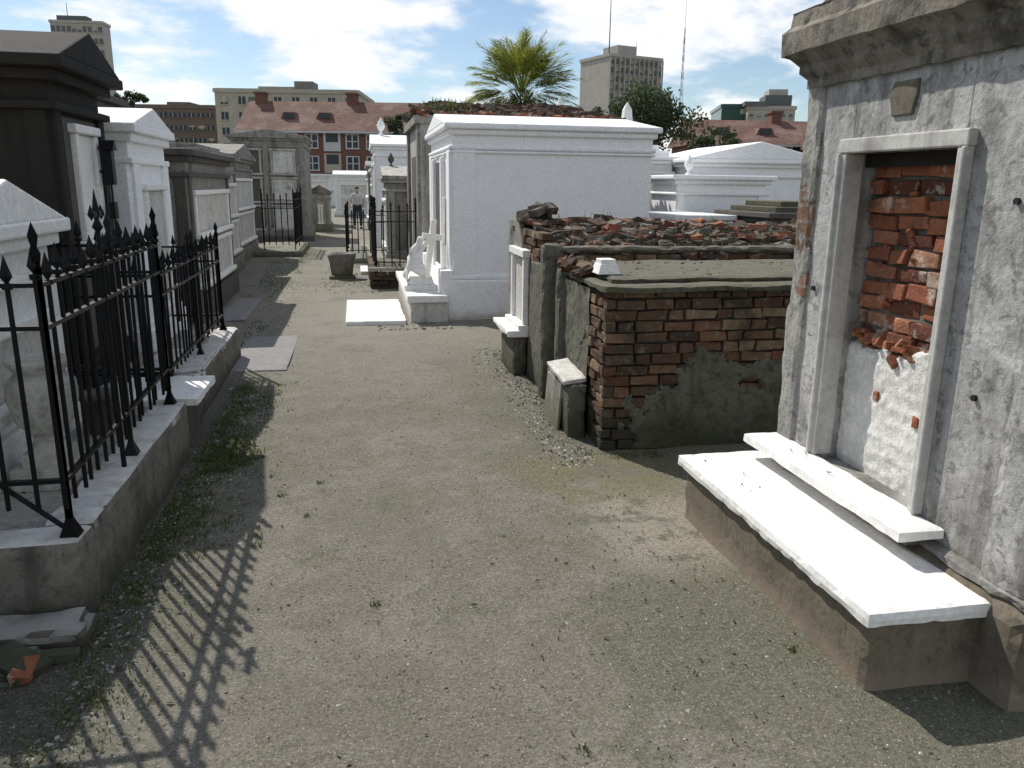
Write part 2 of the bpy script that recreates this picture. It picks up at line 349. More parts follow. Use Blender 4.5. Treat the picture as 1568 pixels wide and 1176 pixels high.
def tomb(name,x0,x1,y0,y1,h,wall,trim=None,roof='x',rise=.25,front='+x',plinth=.3,tabs=1,z0=-.05,over=.1,roofm=None,extra=None,bev=.012,pil=.14):
    trim=trim or wall; roofm=roofm or trim
    o=Obj(name)
    o['plinth'].box(x0-.07,x1+.07,y0-.07,y1+.07,z0,plinth,trim)
    o['plinth'].box(x0-.04,x1+.04,y0-.04,y1+.04,plinth,plinth+.06,trim)
    o['walls'].box(x0,x1,y0,y1,plinth+.05,h,wall)
    o['cornice'].box(x0-over*.4,x1+over*.4,y0-over*.4,y1+over*.4,h-.22,h-.17,trim)
    o['cornice'].box(x0-over*.5,x1+over*.5,y0-over*.5,y1+over*.5,h-.05,h+.02,trim)
    o['cornice'].box(x0-over,x1+over,y0-over,y1+over,h+.018,h+.09,trim)
    if roof=='x': o['roof'].prism([(y0-over+.01,h+.088),(y1+over-.01,h+.088),((y0+y1)/2,h+.09+rise)],'x',x0-over+.01,x1+over-.01,roofm)
    elif roof=='y': o['roof'].prism([(x0-over+.01,h+.088),(x1+over-.01,h+.088),((x0+x1)/2,h+.09+rise)],'y',y0-over+.01,y1+over-.01,roofm)
    elif roof=='step':
        o['roof'].box(x0+.05,x1-.05,y0+.05,y1-.05,h+.085,h+.09+rise*.5,roofm); o['roof'].box(x0+.2,x1-.2,y0+.2,y1-.2,h+.088+rise*.5,h+.09+rise,roofm)
    if front in('-x','+x'): pl=x0 if front=='-x' else x1; a0,a1=y0,y1
    else: pl=y0; a0,a1=x0,x1
    fb(o['pilasters'],front,pl,a0+.012,a0+pil,plinth+.05,h-.215,-.01,.03,trim); fb(o['pilasters'],front,pl,a1-pil,a1-.012,plinth+.05,h-.215,-.01,.03,trim)
    if front in('-x','+x'):
        xa,xb=(x0+.012,x0+pil) if front=='-x' else (x1-pil,x1-.012)
        fb(o['pilasters'],'-y',y0,xa,xb,plinth+.05,h-.215,-.01,.028,trim)
    H=h-.3-plinth-.1
    for k in range(tabs):
        za=plinth+.13+k*H/tabs; zb=za+H/tabs-.16
        tablet(o,front,pl,a0+pil+.08,a1-pil-.08,za,zb)
    if extra: extra(o)
    return o.build(bev)
def urn(p,x,y,z,s,mat='white2'):
    p.lathe(x,y,[(.10*s,z),(.10*s,z+.05*s),(.04*s,z+.08*s),(.04*s,z+.13*s),(.13*s,z+.25*s),(.15*s,z+.36*s),(.11*s,z+.42*s),(.12*s,z+.45*s),(.05*s,z+.52*s),(.03*s,z+.6*s),(.0,z+.63*s)],14,mat)
def picket(p,x,y,z0,z1,r=.008,sp=.11,sr=.02):
    lx,ly=random.gauss(0,.004),random.gauss(0,.004)
    p.cyl((x-lx,y-ly,z0),(x,y,z1-sp),r,r,6,'iron')
    p.cyl((x,y,z1-sp-.012),(x,y,z1-sp+.006),r*2,r*2,6,'iron')
    for (ax,ay,bx,by) in ((sr,0,0,sr*.5),(0,sr,sr*.5,0)):
        p.add([(x+ax,y+ay,z1-sp*.7),(x+bx,y+by,z1-sp*.7),(x-ax,y-ay,z1-sp*.7),(x-bx,y-by,z1-sp*.7),(x,y,z1-(.005 if ax==0 else 0)),(x,y,z1-sp)],[(0,1,4),(1,2,4),(2,3,4),(3,0,4),(1,0,5),(2,1,5),(3,2,5),(0,3,5)],'iron')
def rail(p,a,b,z,w=.012,h=.008):
    a=Vector((*a,z));b=Vector((*b,z));d=(b-a).normalized();n=Vector((-d.y,d.x,0))*w;u=Vector((0,0,h))
    pts=[a-n-u,a+n-u,a+n+u,a-n+u,b-n-u,b+n-u,b+n+u,b-n+u]
    p.add(pts,[(0,1,2,3),(7,6,5,4),(0,4,5,1),(1,5,6,2),(2,6,7,3),(3,7,4,0)],'iron')
def fence(name,segs,z0,z1,sp=.11,rails=(.16,.72,.86),postsp=1.0,feet=True,pr=.011,spr=.02,r=.0085,extra=None):
    o=Obj(name); H=z1-z0
    for a,b in segs:
        L=math.dist(a,b); n=max(1,round(L/sp))
        for rz in rails: rail(o['rails'],a,b,z0+rz*H)
        for i in range(n+1):
            t=i/n; x=a[0]+(b[0]-a[0])*t; y=a[1]+(b[1]-a[1])*t
            j=random.gauss(0,.004)
            picket(o['pickets'],x+j,y+j,z0+.1*H,z1-(0 if i%2==0 else .03)+random.gauss(0,.004),r=r,sr=spr)
        m=max(1,round(L/postsp))
        for i in range(m+1):
            t=i/m; x=a[0]+(b[0]-a[0])*t; y=a[1]+(b[1]-a[1])*t
            o['posts'].box(x-pr,x+pr,y-pr,y+pr,z0-.02,z1-.05,'iron')
            o['posts'].lathe(x,y,[(.016,z1-.06),(.02,z1-.03),(.01,z1-.01),(.018,z1+.03),(.0,z1+.08)],8,'iron')
            if feet: o['posts'].box(x-.035,x+.035,y-.035,y+.035,z0-.005,z0+.07,'iron',tx=.024,ty=.024)
    if extra: extra(o)
    return o.build()
BW,BH=.205,.07
def bwall(p,side,pl,a0,a1,z0,z1,mat,keep=lambda a,z:True,depth=.09,jit=.006,cf=None,cj=.004):
    zz=z0;k=0
    while zz<z1-.02:
        a=a0-(BW/2 if k%2 else 0)+U(-.02,.0)
        while a<a1:
            bw=BW*(U(.9,1.06) if R()<.8 else .55)
            aa,ab=max(a,a0),min(a+bw-.01,a1)
            if ab-aa>.03 and keep((aa+ab)/2,zz):
                o=U(0,jit*2.2)
                dz=U(-.003,.003)
                fb(p,side,pl,aa+U(0,.004),ab-U(0,.005),zz+dz,min(zz+BH-.011,z1)+dz,-depth,o,mat,cf((aa+ab)/2,zz) if cf else R(),jit=cj)
            a+=bw
        zz+=BH;k+=1
def loose(p,x,y,z,mat='rubble',s=1.,tilt=.5):
    a,b,c=BW*.5*s*U(.35,1),.05*s*U(.7,1.1),.03*s*U(.6,1.1)
    T=Matrix.Translation((x,y,z))@Matrix.Rotation(U(0,6.3),4,'Z')@Matrix.Rotation(random.gauss(0,tilt),4,'X')@Matrix.Rotation(random.gauss(0,tilt),4,'Y')
    p.box(-a,a,-b,b,-c,c,mat,R(),T=T,jit=.009*s)
def mound(p,x0,x1,y0,y1,hf,nx,ny,mat,base=None):
    pts=[(x0+(x1-x0)*i/nx,y0+(y1-y0)*j/ny,0) for j in range(ny+1) for i in range(nx+1)]
    pts=[(a,b,hf(a,b)) for a,b,_ in pts]
    p.add(pts,[(j*(nx+1)+i,j*(nx+1)+i+1,(j+1)*(nx+1)+i+1,(j+1)*(nx+1)+i) for j in range(ny) for i in range(nx)],mat)
# ------------------------------------------------------------ RIGHT foreground tomb
o=Obj('weathered_plaster_tomb')
X0=2.10; Ya,Yb=1.97,3.58; Na,Nb=2.55,3.22; NZ0,NZ1=.42,1.80
w=o['walls']
w.box(X0,3.6,Nb,Yb,.0,2.16,'Rwall'); w.box(X0,3.6,Ya,Na,.0,2.16,'Rwall')
w.box(X0,3.6,Na-.001,Nb+.001,NZ1,2.159,'Rwall'); w.box(X0,3.6,Na-.001,Nb+.001,0,NZ0,'Rwall')
w.box(X0+.24,3.6,Na-.001,Nb+.001,NZ0-.001,NZ1+.001,'Rniche')
p=o['r_pilasters']
p.rbox(X0-.022,X0+.2,Yb-.13,Yb+.02,.33,2.12,'Rbrick',seg=.03,amp=.005,rnd=.012); p.rbox(X0-.03,X0+.2,Ya-.02,Ya+.2,.33,2.12,'Rwall',seg=.04)
p=o['r_plinth']
p.rbox(X0-.07,3.65,Ya-.06,Yb+.06,-.05,.33,'ledge',seg=.05,amp=.008,rnd=.015); p.rbox(X0-.05,3.63,Ya-.04,Yb+.04,.325,.37,'Rwall',seg=.04)
p=o['r_cornice']
prof=[(0,2.10),(-.022,2.10),(-.022,2.14),(-.05,2.17),(-.05,2.20),(-.085,2.235),(-.115,2.25),(-.118,2.345),(-.09,2.37),(-.085,2.43)]
for (q0,q1),(r0,r1) in zip(prof[:-1],prof[1:]):
    o0,o1=-q0,-r0
    A=[(X0-o0,Ya-o0,q1),(3.6+o0,Ya-o0,q1),(3.6+o0,Yb+o0,q1),(X0-o0,Yb+o0,q1)]
    B=[(X0-o1,Ya-o1,r1),(3.6+o1,Ya-o1,r1),(3.6+o1,Yb+o1,r1),(X0-o1,Yb+o1,r1)]
    for e in range(4):
        n=60
        P0,P1,Q0,Q1=[Vector(v) for v in (A[e],A[(e+1)%4],B[e],B[(e+1)%4])]
        pts=[]
        for i in range(n+1):
            t=i/n
            for v in (P0.lerp(P1,t),Q0.lerp(Q1,t)):
                nn=noise.noise_vector(v*9)*.006+noise.noise_vector(v*30)*.003
                pts.append(v+nn)
        p.add(pts,[(2*i,2*i+2,2*i+3,2*i+1) for i in range(n)],'Rcorn')
p.add([(X0-.09,Ya-.09,2.43),(3.7,Ya-.09,2.43),(3.7,Yb+.09,2.43),(X0-.09,Yb+.09,2.43)],[(0,1,2,3)],'Rcorn')
o['roof'].prism([(Ya-.05,2.42),(Yb+.05,2.42),((Ya+Yb)/2,2.72)],'x',X0-.03,3.65,'Rcorn')
p=o['niche_frame']
p.box(X0-.03,X0+.06,Nb-.005,Nb+.042,.44,1.80,'framem'); p.box(X0-.03,X0+.06,Na-.045,Na+.005,.44,1.80,'framem')
p.box(X0-.035,X0+.06,Na-.05,Nb+.047,1.80,1.86,'framem')
p.box(X0-.045,X0,Nb+.025,Nb+.045,.44,1.80,'framem'); p.box(X0-.045,X0,Na-.049,Na-.03,.44,1.80,'framem')
p=o['r_niche_masonry']
p.box(X0+.10,X0+.12,Na-.01,Nb+.01,.40,.98,'Rniche',jit=.004)
pts=[];n=60;mm=50
def topz(a): return .99+.10*noise.noise(Vector((a*6,0,1)))+.04*noise.noise(Vector((a*25,0,1)))
for j in range(mm+1):
    for i in range(n+1):
        a=Na+(Nb-Na)*i/n; zt=topz(a); z_=.42+(zt-.42)*j/mm
        pts.append((X0+.092+.007*noise.noise(Vector((a*7,z_*11,0)))+.005*noise.noise(Vector((a*26,z_*30,0)))-.004*max(0,math.sin(z_*85))*(.5+noise.noise(Vector((a*3,z_*3,8))))+(.03 if j==mm else 0),a,z_))
p.add(pts,[(j*(n+1)+i+1,j*(n+1)+i,(j+1)*(n+1)+i,(j+1)*(n+1)+i+1) for j in range(mm) for i in range(n)],'Rniche',smooth=True)
p=o['niche_brickwork']
bwall(p,'-x',X0+.135,Na,Nb,.93,1.78,'brickred',keep=lambda a,z:not(z>1.5 and R()<.10),depth=.08,jit=.018,cj=.009,cf=lambda a,z:(R()*.45 if z>1.5 else R()))
p.box(X0+.142,X0+.235,Na,Nb,.9,1.80,'mortar')
for i in range(26): loose(p,X0+.11,U(Na+.04,Nb-.04),U(.95,1.04),'brickred',.5)
for i in range(24): loose(p,X0+.14,U(Na+.04,Nb-.04),U(1.1,1.7),'brickred',.4)
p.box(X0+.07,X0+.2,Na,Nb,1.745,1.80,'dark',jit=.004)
for (a,z_) in [(2.98,.78),(2.72,.74)]: p.box(X0+.082,X0+.1,a-.02,a+.02,z_-.02,z_+.022,'brickred',.3,jit=.008)
o['r_shelf'].rbox(1.905,X0-.0,2.37,3.60,.395,.438,'marble',seg=.03,amp=.002,rnd=.005)
o['shelf_bracket'].box(2.0,X0,2.45,2.56,.34,.395,'ledge'); o['shelf_bracket'].box(2.0,X0,3.3,3.4,.34,.395,'ledge')
o['name_plate'].prism([(2.83,2.0),(2.85,1.93),(2.97,1.93),(2.99,2.0),(2.99,2.03),(2.97,2.06),(2.83,2.06)],'x',X0-.012,X0+.01,'plaque')
p=o['bolts']
for (a,z_) in [(2.28,1.62),(2.33,.95),(3.40,1.2)]: p.cyl((X0-.012,a,z_),(X0+.01,a,z_),.012,.012,8,'dark')
o.build(.006)
o=Obj('marble_topped_ledge')
o['r_base'].rbox(1.62,2.09,2.085,3.63,-.05,.262,'ledge',seg=.04,amp=.005,rnd=.010)
o['r_top_slab'].rbox(1.585,2.045,2.055,3.66,.262,.318,'marble',seg=.03,amp=.0015,rnd=.005)
o.build(.004)
# ------------------------------------------------------------ B2 near brick tomb
o=Obj('brick_tomb')
o['core'].box(1.56,3.6,4.745,6.05,-.05,1.0,'mortar')
pw=o['brickwork']
def cf2(a,z):
    if .5<z<.88 and a>1.8+.3*R(): return U(.6,1) if R()<.6 else R()
    return R()**1.2*.85
bwall(pw,'-y',4.70,1.5,3.6,.0,1.02,'brick',depth=.06,jit=.007,cf=cf2,cj=.007,keep=lambda a,z:R()>.015)
bwall(pw,'-x',1.515,4.70,5.05,.0,1.0,'brick',depth=.05,jit=.012,cj=.007)
bwall(pw,'-x',1.53,5.3,6.05,.55,1.08,'brick',depth=.05,jit=.014,cj=.007)
def sheet(p,side,pl,a0,a1,z0,z1,edge,mat,n=40,mm=26):
    V=[]
    for j in range(mm+1):
        for i in range(n+1):
            a=a0+(a1-a0)*i/n; z_=z0+(z1-z0)*j/mm
            a+=.4*(a1-a0)/n*noise.noise(Vector((a*40,z_*40,0))); z_+=.4*(z1-z0)/mm*noise.noise(Vector((a*40,z_*40,9)))
            d=.010*noise.noise(Vector((a*6,z_*6,7)))+.004*noise.noise(Vector((a*22,z_*22,7)))
            e=edge(a,z_)+.35*noise.noise(Vector((a*3,z_*3,2)))+.2*noise.noise(Vector((a*11,z_*11,2)))+.08*noise.noise(Vector((a*35,z_*35,2)))
            if e<.05: d-=.02*(1-max(0,e)/.05)
            V.append(((a,pl-d,z_) if side=='-y' else (pl-d,a,z_),e))
    fs=[]
    for j in range(mm):
        for i in range(n):
            q=(j*(n+1)+i,j*(n+1)+i+1,(j+1)*(n+1)+i+1,(j+1)*(n+1)+i)
            if sum(V[k][1] for k in q)>-.02: fs.append(q if side=='-y' else q[::-1])
    p.add([v[0] for v in V],fs,mat)
sheet(o['r_plaster'],'-y',4.672,1.6,3.4,.0,1.0,lambda a,z_: min((a-1.70)*1.6,.9*(.52-z_)*1.5),'conc',n=170,mm=95)
sheet(o['r_plaster'],'-x',1.488,5.02,5.85,.0,1.0,lambda a,z_: .28,'conc',n=60,mm=70)
o['r_top_slab'].rbox(1.47,3.7,4.63,6.0,1.015,1.062,'slabdark',seg=.05,amp=.008,rnd=.012)
o['r_top_slab'].rbox(1.56,3.7,4.80,6.0,1.055,1.095,'slabdark',seg=.05,amp=.010,rnd=.012)
o['r_pier'].rbox(1.40,1.56,5.98,6.14,-.05,1.22,'conc',seg=.04,amp=.01,rnd=.015)
o['r_pier'].rbox(1.44,1.56,5.66,5.80,-.05,1.06,'conc',seg=.04,amp=.01,rnd=.015)
for i in range(46): loose(o['loose_bricks'],U(1.5,1.72),U(5.15,6.0),U(1.05,1.10),'brick',.8,.3)
for i in range(220): loose(o['slab_debris'],U(1.6,3.5),U(4.85,6.0),1.092,'slabdark' if R()<.7 else 'rubble',U(.06,.2),.3)
o['cap'].box(1.53,1.68,4.98,5.16,1.095,1.16,'marble',tx=.02,ty=.02); o['cap'].box(1.555,1.655,5.01,5.13,1.158,1.19,'marble')
o.build(.004)
o=Obj('low_grave_box')
o['r_box'].rbox(1.36,1.48,4.98,5.66,-.05,.36,'conc',seg=.03,amp=.006,rnd=.012)
T=Matrix.Translation((1.39,5.24,.39))@Matrix.Rotation(-.14,4,'Y')@Matrix.Rotation(.08,4,'X')
o['r_lid'].rbox(-.07,.10,-.22,.26,-.018,.018,'marbledirty',seg=.03,amp=.002,rnd=.006,T=T)
T=Matrix.Translation((1.345,5.35,.17))@Matrix.Rotation(.06,4,'Y')
o['plate'].box(-.012,.012,-.20,.20,-.18,.16,'grey',T=T,jit=.006)
o.build(.006)
# ------------------------------------------------------------ B1 rubble roof tomb
o=Obj('ruined_brick_tomb')
o['walls'].box(1.48,4.1,6.2,7.7,-.05,1.14,'oldbrickwall')
bwall(o['brickwork'],'-x',1.475,6.25,7.7,1.02,1.28,'brick',depth=.06,jit=.014)
o['r_side_plaster'].rbox(1.45,1.48,6.16,6.8,-.02,1.05,'conc',seg=.03,amp=.006)
o['side_plaster'].prism([(7.02,-.02),(7.02,1.16),(7.2,1.34),(7.68,1.34),(7.68,-.02)],'x',1.44,1.49,'grey')
o['r_course'].rbox(1.46,4.1,6.13,6.24,1.13,1.19,'mortar',seg=.04,amp=.014,rnd=.014)
bwall(o['brickwork'],'-y',6.15,1.5,4.1,.92,1.13,'brick',depth=.06,jit=.014)
def h1(a,b):
    r=1-abs(b-7.0)/.85
    return 1.13+.22*max(0,r)-.04*max(0,a-2.4)+.04*noise.noise(Vector((a*3,b*3,1)))+.03*noise.noise(Vector((a*9,b*9,1)))
mound(o['mound'],1.5,4.1,6.18,7.7,h1,70,40,'mortar')
for i in range(720):
    a,b=U(1.5,4.1),U(6.15,7.65); loose(o['roof_rubble'],a,b,h1(a,b)+U(-.01,.018),'rubble',U(.45,1.1),.16)
for i in range(26):
    a,b=U(1.6,4.0),U(6.4,7.5); loose(o['roof_rubble'],a,b,h1(a,b)+.03,'brickred',U(.8,1.2),.16)
for i in range(500):
    a,b=U(1.5,4.1),U(6.15,7.4); loose(o['roof_rubble'],a,b,h1(a,b)+.01,'rubble',U(.15,.4),.3)
for i in range(22):
    a,b=U(1.5,1.68),U(6.9,7.6); loose(o['roof_rubble'],a,b,h1(a,b)+U(.03,.13),'rubble',1.05,.4)
tablet(o,'-x',1.452,6.78,7.36,.46,1.05,'marble','marbledirty')
o['r_sill'].rbox(1.26,1.455,6.72,7.5,.36,.42,'marble',seg=.03,amp=.002,rnd=.006); o['r_sill'].rbox(1.33,1.455,6.8,7.42,-.02,.36,'conc',seg=.04)
o['loose_slab'].box(4.1,5.4,6.3,7.6,-.05,1.05,'mortar')
for i in range(220): loose(o['roof_rubble'],U(4.0,5.4),U(6.3,7.6),U(1.03,1.12),'rubble',1,.25)
for i in range(160): loose(o['roof_rubble'],U(3.6,5.6),U(8.0,9.0),U(1.05,1.25),'rubble',1,.3)
o['back_heap'].box(3.6,5.6,8.0,9.0,-.05,1.1,'mortar')
o.build(0.003)
# ------------------------------------------------------------ W white tomb
def wx(o):
    fb(o['doorway'],'-x',1.15,10.75,11.75,.5,1.95,-.01,.012,'dark2')
    fb(o['door_frame'],'-x',1.15,10.62,10.76,.4,2.0,-.01,.06,'white'); fb(o['door_frame'],'-x',1.15,11.74,11.88,.4,2.0,-.01,.06,'white')
    p=o['frieze']; p.box(1.12,3.73,9.885,12.63,2.02,2.05,'white')
    p.box(1.0,1.16,9.86,10.16,.0,.62,'white'); p.box(1.0,1.16,12.35,12.64,.0,.62,'white')
    fb(o['inscription'],'-x',1.115,10.2,10.5,.9,1.5,0,.02,'marbledirty')
tomb('white_plaster_tomb',1.15,3.7,9.92,12.6,2.28,'white','white','x',.2,'-x',.5,0,extra=wx,over=.09,bev=.02,pil=.3)
o=Obj('tomb_forecourt')
o['base'].box(.62,1.08,9.76,12.6,-.05,.24,'marbledirty'); o['top'].box(.58,1.08,9.72,12.64,.24,.33,'marble')
o.build(.015)
mb=MB(); mb.rbox(-.17,.56,9.62,11.5,-.05,.05,'marble',seg=.05,amp=.004,rnd=.008); mb.build('marble_slab')
def skinobj(name,verts,edges,radii,mat,parent=None,sub=2,root=0):
    me=bpy.data.meshes.new(name); me.from_pydata(verts,edges,[]); me.materials.append(mat)
    ob=bpy.data.objects.new(name,me); bpy.context.scene.collection.objects.link(ob)
    sk=ob.modifiers.new('skin','SKIN'); sk.use_smooth_shade=True
    d=me.skin_vertices[0].data
    for i,r in enumerate(radii): d[i].radius=(r,r) if not isinstance(r,tuple) else r
    d[root].use_root=True
    s=ob.modifiers.new('sub','SUBSURF'); s.levels=sub; s.render_levels=sub
    if parent: ob.parent=parent
    return ob
o=Obj('cross_statue')
cx,cy=.80,10.35
o['base'].box(cx-.22,cx+.2,cy-.17,cy+.17,.33,.40,'marble'); o['base'].box(cx-.18,cx+.16,cy-.14,cy+.14,.398,.50,'marble',tx=.03,ty=.03,jit=.012)
T=Matrix.Translation((cx+.07,cy+.02,.48))@Matrix.Rotation(.14,4,'Y')@Matrix.Rotation(.35,4,'Z')
o['cross'].box(-.035,.035,-.03,.03,0,.74,'marble',T=T); o['cross'].box(-.13,.13,-.027,.027,.49,.56,'marble',T=T)
e=o.build(.006)
b=Vector((cx-.05,cy-.05,.48))
vs=[b+Vector(v) for v in [(-.03,0,.04),(-.05,0,.13),(-.04,0,.24),(.0,-.01,.36),(.02,-.01,.42),(.04,-.02,.48),(.055,-.025,.53),
   (-.06,-.04,.36),(-.03,-.10,.28),(.08,-.06,.40),(.06,.03,.38),(.14,.04,.47),(.17,.05,.55),
   (.06,-.06,.10),(.10,-.02,.03),(-.14,0,.04),(-.17,.02,.0)]]
skinobj('draped_figure',vs,[(0,1),(1,2),(2,3),(3,4),(4,5),(5,6),(3,7),(7,8),(8,9),(3,10),(10,11),(11,12),(1,13),(13,14),(0,15),(15,16)],[.11,.115,.085,.08,.04,.05,.045,.042,.034,.022,.042,.028,.018,.08,.06,.08,.05],M['marble'],e,2)
# ------------------------------------------------------------ behind W : brick roofed tomb
o=Obj('tile_roof_tomb')
o['walls'].box(1.02,4.15,12.95,15.6,-.05,2.56,'greylt'); o['cornice'].box(.93,4.25,12.85,15.7,2.56,2.68,'grey')
fb(o['pilasters'],'-x',1.02,12.98,13.25,.1,2.55,0,.05,'grey'); fb(o['pilasters'],'-x',1.02,15.3,15.58,.1,2.55,0,.05,'grey')
fb(o['doorway'],'-x',1.02,13.7,14.8,.3,2.1,-.01,.012,'dark2')
def h2(a,b): return 2.68+.30*max(0,1-abs(b-14.2)/1.45)*min(1,(a-.8)/.5,(4.4-a)/.6)+.04*noise.noise(Vector((a*3,b*3,1)))
mound(o['mound'],.95,4.24,12.87,15.68,h2,50,30,'mortar')
for i in range(900):
    a,b=U(.95,4.22),U(12.87,15); loose(o['roof_rubble'],a,b,h2(a,b)+U(-.01,.02),'rubble',U(.6,1.1),.12)
for i in range(60): loose(o['roof_rubble'],U(.95,4.25),12.88,U(2.66,2.72),'brickred',.9,.15)
for i in range(40): loose(o['roof_rubble'],U(.95,1.3),U(12.9,14.5),U(2.68,2.86),'rubble',1.1,.4)
o.build()
# ------------------------------------------------------------ LEFT side
o=Obj('plot_curb')
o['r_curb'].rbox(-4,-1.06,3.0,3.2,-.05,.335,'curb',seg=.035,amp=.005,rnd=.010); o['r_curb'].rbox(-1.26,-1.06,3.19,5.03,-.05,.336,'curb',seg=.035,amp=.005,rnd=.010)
o['bed'].box(-4,-1.25,3.2,5.03,-.05,.30,'bed')
o['r_footing'].rbox(-4,-1.02,2.80,3.01,-.05,.07,'curb',seg=.03,amp=.02,rnd=.02)
o['r_footing'].rbox(-1.52,-1.14,2.60,2.82,-.05,.04,'curb',seg=.03,amp=.02,rnd=.02)
o.build(.01)
o=Obj('plot_curb')
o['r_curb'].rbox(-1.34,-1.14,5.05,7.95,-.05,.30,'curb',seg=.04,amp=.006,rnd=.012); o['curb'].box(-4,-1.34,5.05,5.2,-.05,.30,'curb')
o['bed'].box(-4,-1.33,5.2,8.0,-.05,.27,'bed'); o['r_step_slab'].rbox(-1.62,-1.0,5.06,5.72,.29,.345,'marble',seg=.04,amp=.003,rnd=.008); o['step_slab'].box(-1.35,-1.12,5.1,5.72,-.05,.29,'dark2')
o['far_slab'].box(-1.6,-1.16,5.95,6.8,.30,.32,'marbledirty')
o.build(.012)
o=Obj('broken_brick_pier')
o['r_core'].rbox(-1.9,-1.24,2.28,2.60,-.05,.34,'conc',seg=.03,amp=.025,rnd=.03)
bwall(o['bricks'],'-y',2.29,-1.8,-1.26,0,.30,'brick',depth=.1,jit=.012,keep=lambda a,z:R()<.6)
loose(o['fragment'],-1.16,2.66,.03,'brickred',.6,.1); loose(o['fragment'],-1.2,2.70,.03,'conc',1.1,.1); loose(o['fragment'],-1.08,2.75,.02,'conc',.6,.1)
o.build(.004)
def f1x(o):
    p=o['tall_finial']; x,y=-1.12,3.85
    p.cyl((x,y,.3),(x,y,1.52),.012,.010,8,'iron')
    p.lathe(x,y,[(.0,1.42),(.024,1.45),(.010,1.48),(.016,1.52),(.0,1.62)],8,'iron')
    p.box(x-.008,x+.008,y-.07,y+.07,1.495,1.517,'iron'); 
    for s_ in(-1,1): p.lathe(x,y+s_*.07,[(0,1.48),(.016,1.505),(0,1.55)],8,'iron')
    p.cyl((-1.9,3.13,.34),(-1.45,3.13,.62),.01,.01,6,'iron'); p.cyl((-1.45,3.13,.62),(-1.14,3.1,.36),.01,.01,6,'iron')
fence('iron_fence',[((-3.6,3.08),(-1.11,3.08)),((-1.11,3.08),(-1.15,4.98)),((-3.2,4.98),(-1.15,4.98))],.335,1.43,.105,rails=(.2,.73,.87),postsp=.95,extra=f1x,r=.0095,spr=.022)
fence('iron_fence',[((-1.24,5.35),(-1.26,7.75)),((-1.26,7.75),(-2.0,7.75)),((-1.24,5.35),(-3.0,5.35))],.30,1.22,.12,rails=(.16,.70,.84),postsp=1.2)
tomb('white_gable_tomb',-3.6,-1.66,3.5,4.80,1.36,'white2','marble','x',.2,'+x',.5,1,over=.10,pil=.16)
o=Obj('garden_urn'); p=o['urn']
p.box(-1.54,-1.28,3.66,3.92,.30,.40,'greylt'); p.box(-1.50,-1.32,3.70,3.88,.398,.46,'greylt')
p.lathe(-1.41,3.79,[(.09,.46),(.06,.50),(.06,.53),(.12,.60),(.145,.70),(.14,.78),(.10,.82),(.13,.86),(.13,.88),(.10,.88),(.08,.84),(0,.84)],18,'greylt'); o.build(.005)
o=Obj('flower_pot'); o['pot'].lathe(-1.42,4.55,[(.06,.30),(.09,.50),(.1,.5),(.1,.53),(.08,.53),(0,.5)],14,'dark2'); o.build()
tomb('dark_tomb',-4.2,-1.84,5.62,6.66,2.29,'dark','dark','x',.22,'+x',.4,0,over=.15,pil=.14,
     extra=lambda o:(fb(o['front_panel'],'+x',-1.84,5.78,6.50,.5,2.05,-.01,.012,'dark2'),tablet(o,'+x',-1.83,5.92,6.38,1.25,1.95,'marble','marble'),o['lantern'].box(-1.75,-1.69,6.30,6.38,1.62,1.86,'iron'),o['lantern'].prism([(6.28,1.86),(6.40,1.86),(6.34,1.93)],'x',-1.77,-1.67,'iron'),o['lantern'].box(-1.85,-1.69,6.33,6.35,1.7,1.72,'iron'),o['lantern'].cyl((-1.72,6.34,1.2),(-1.72,6.34,1.62),.008,.008,6,'iron'),o['lantern'].box(-1.74,-1.70,6.30,6.38,1.38,1.5,'iron')))
tomb('white_column_tomb',-3.6,-1.75,7.0,8.25,2.0,'white','white','x',.16,'+x',.45,1,over=.09,pil=.2)
tomb('grey_tomb',-4.3,-1.9,10.0,13.0,1.92,'grey','dark2','flat',0,'+x',.3,2,over=.12,roofm='marbledirty')
tomb('dark_flat_tomb',-6.2,-2.6,8.6,9.9,2.42,'dark2','dark2','flat',0,'+x',.3,0,over=.15)
tomb('grey_tomb',-4.6,-2.25,13.6,16.4,2.0,'greylt','grey','step',.15,'+x',.3,2,over=.12)
tomb('grey_tomb',-4.9,-2.4,17,20.2,2.1,'grey','grey','x',.25,'+x',.3,2,over=.12)
def t5(o):
    for k in range(3): tablet(o,'-y',24.5,-2.35,-1.65,.35+.78*k,.35+.78*k+.62,'greylt','marbledirty')
    for k in range(3): tablet(o,'-y',24.5,-3.2,-2.6,.35+.78*k,.35+.78*k+.62,'greylt','dark2')
    o['pilasters'].box(-2.55,-2.42,24.44,24.5,.3,2.7,'grey')
    o['base_step'].box(-2.9,-1.2,23.9,24.4,-.05,.16,'dark2')
tomb('stacked_vault_tomb',-3.4,-1.4,24.5,27.5,2.85,'grey','grey','y',.18,'-y',.3,0,extra=t5,over=.12)
fence('iron_gate',[((-2.1,19.3),(-1.4,19.3)),((-1.4,19.3),(-1.4,22))],.12,1.45,.13,postsp=1.5,feet=False,r=.012)
mb=MB(); mb.rbox(-2.4,-1.25,19.0,22.2,-.05,.13,'grey',seg=.1,amp=.02); mb.build('grave_platform')
mb=MB(); mb.rbox(-1.2,-.66,7.25,8.95,-.05,.018,'pave',seg=.05,amp=.004,rnd=.006); mb.build('paving_slab')
mb=MB(); mb.rbox(-1.75,-1.36,10.0,12.0,-.05,.03,'pave',seg=.06,amp=.006); mb.build('paving_slab')
tomb('white_flat_tomb',-2.6,-1.1,33,35,1.9,'white2','white2','flat',0,'-y',.3,1)
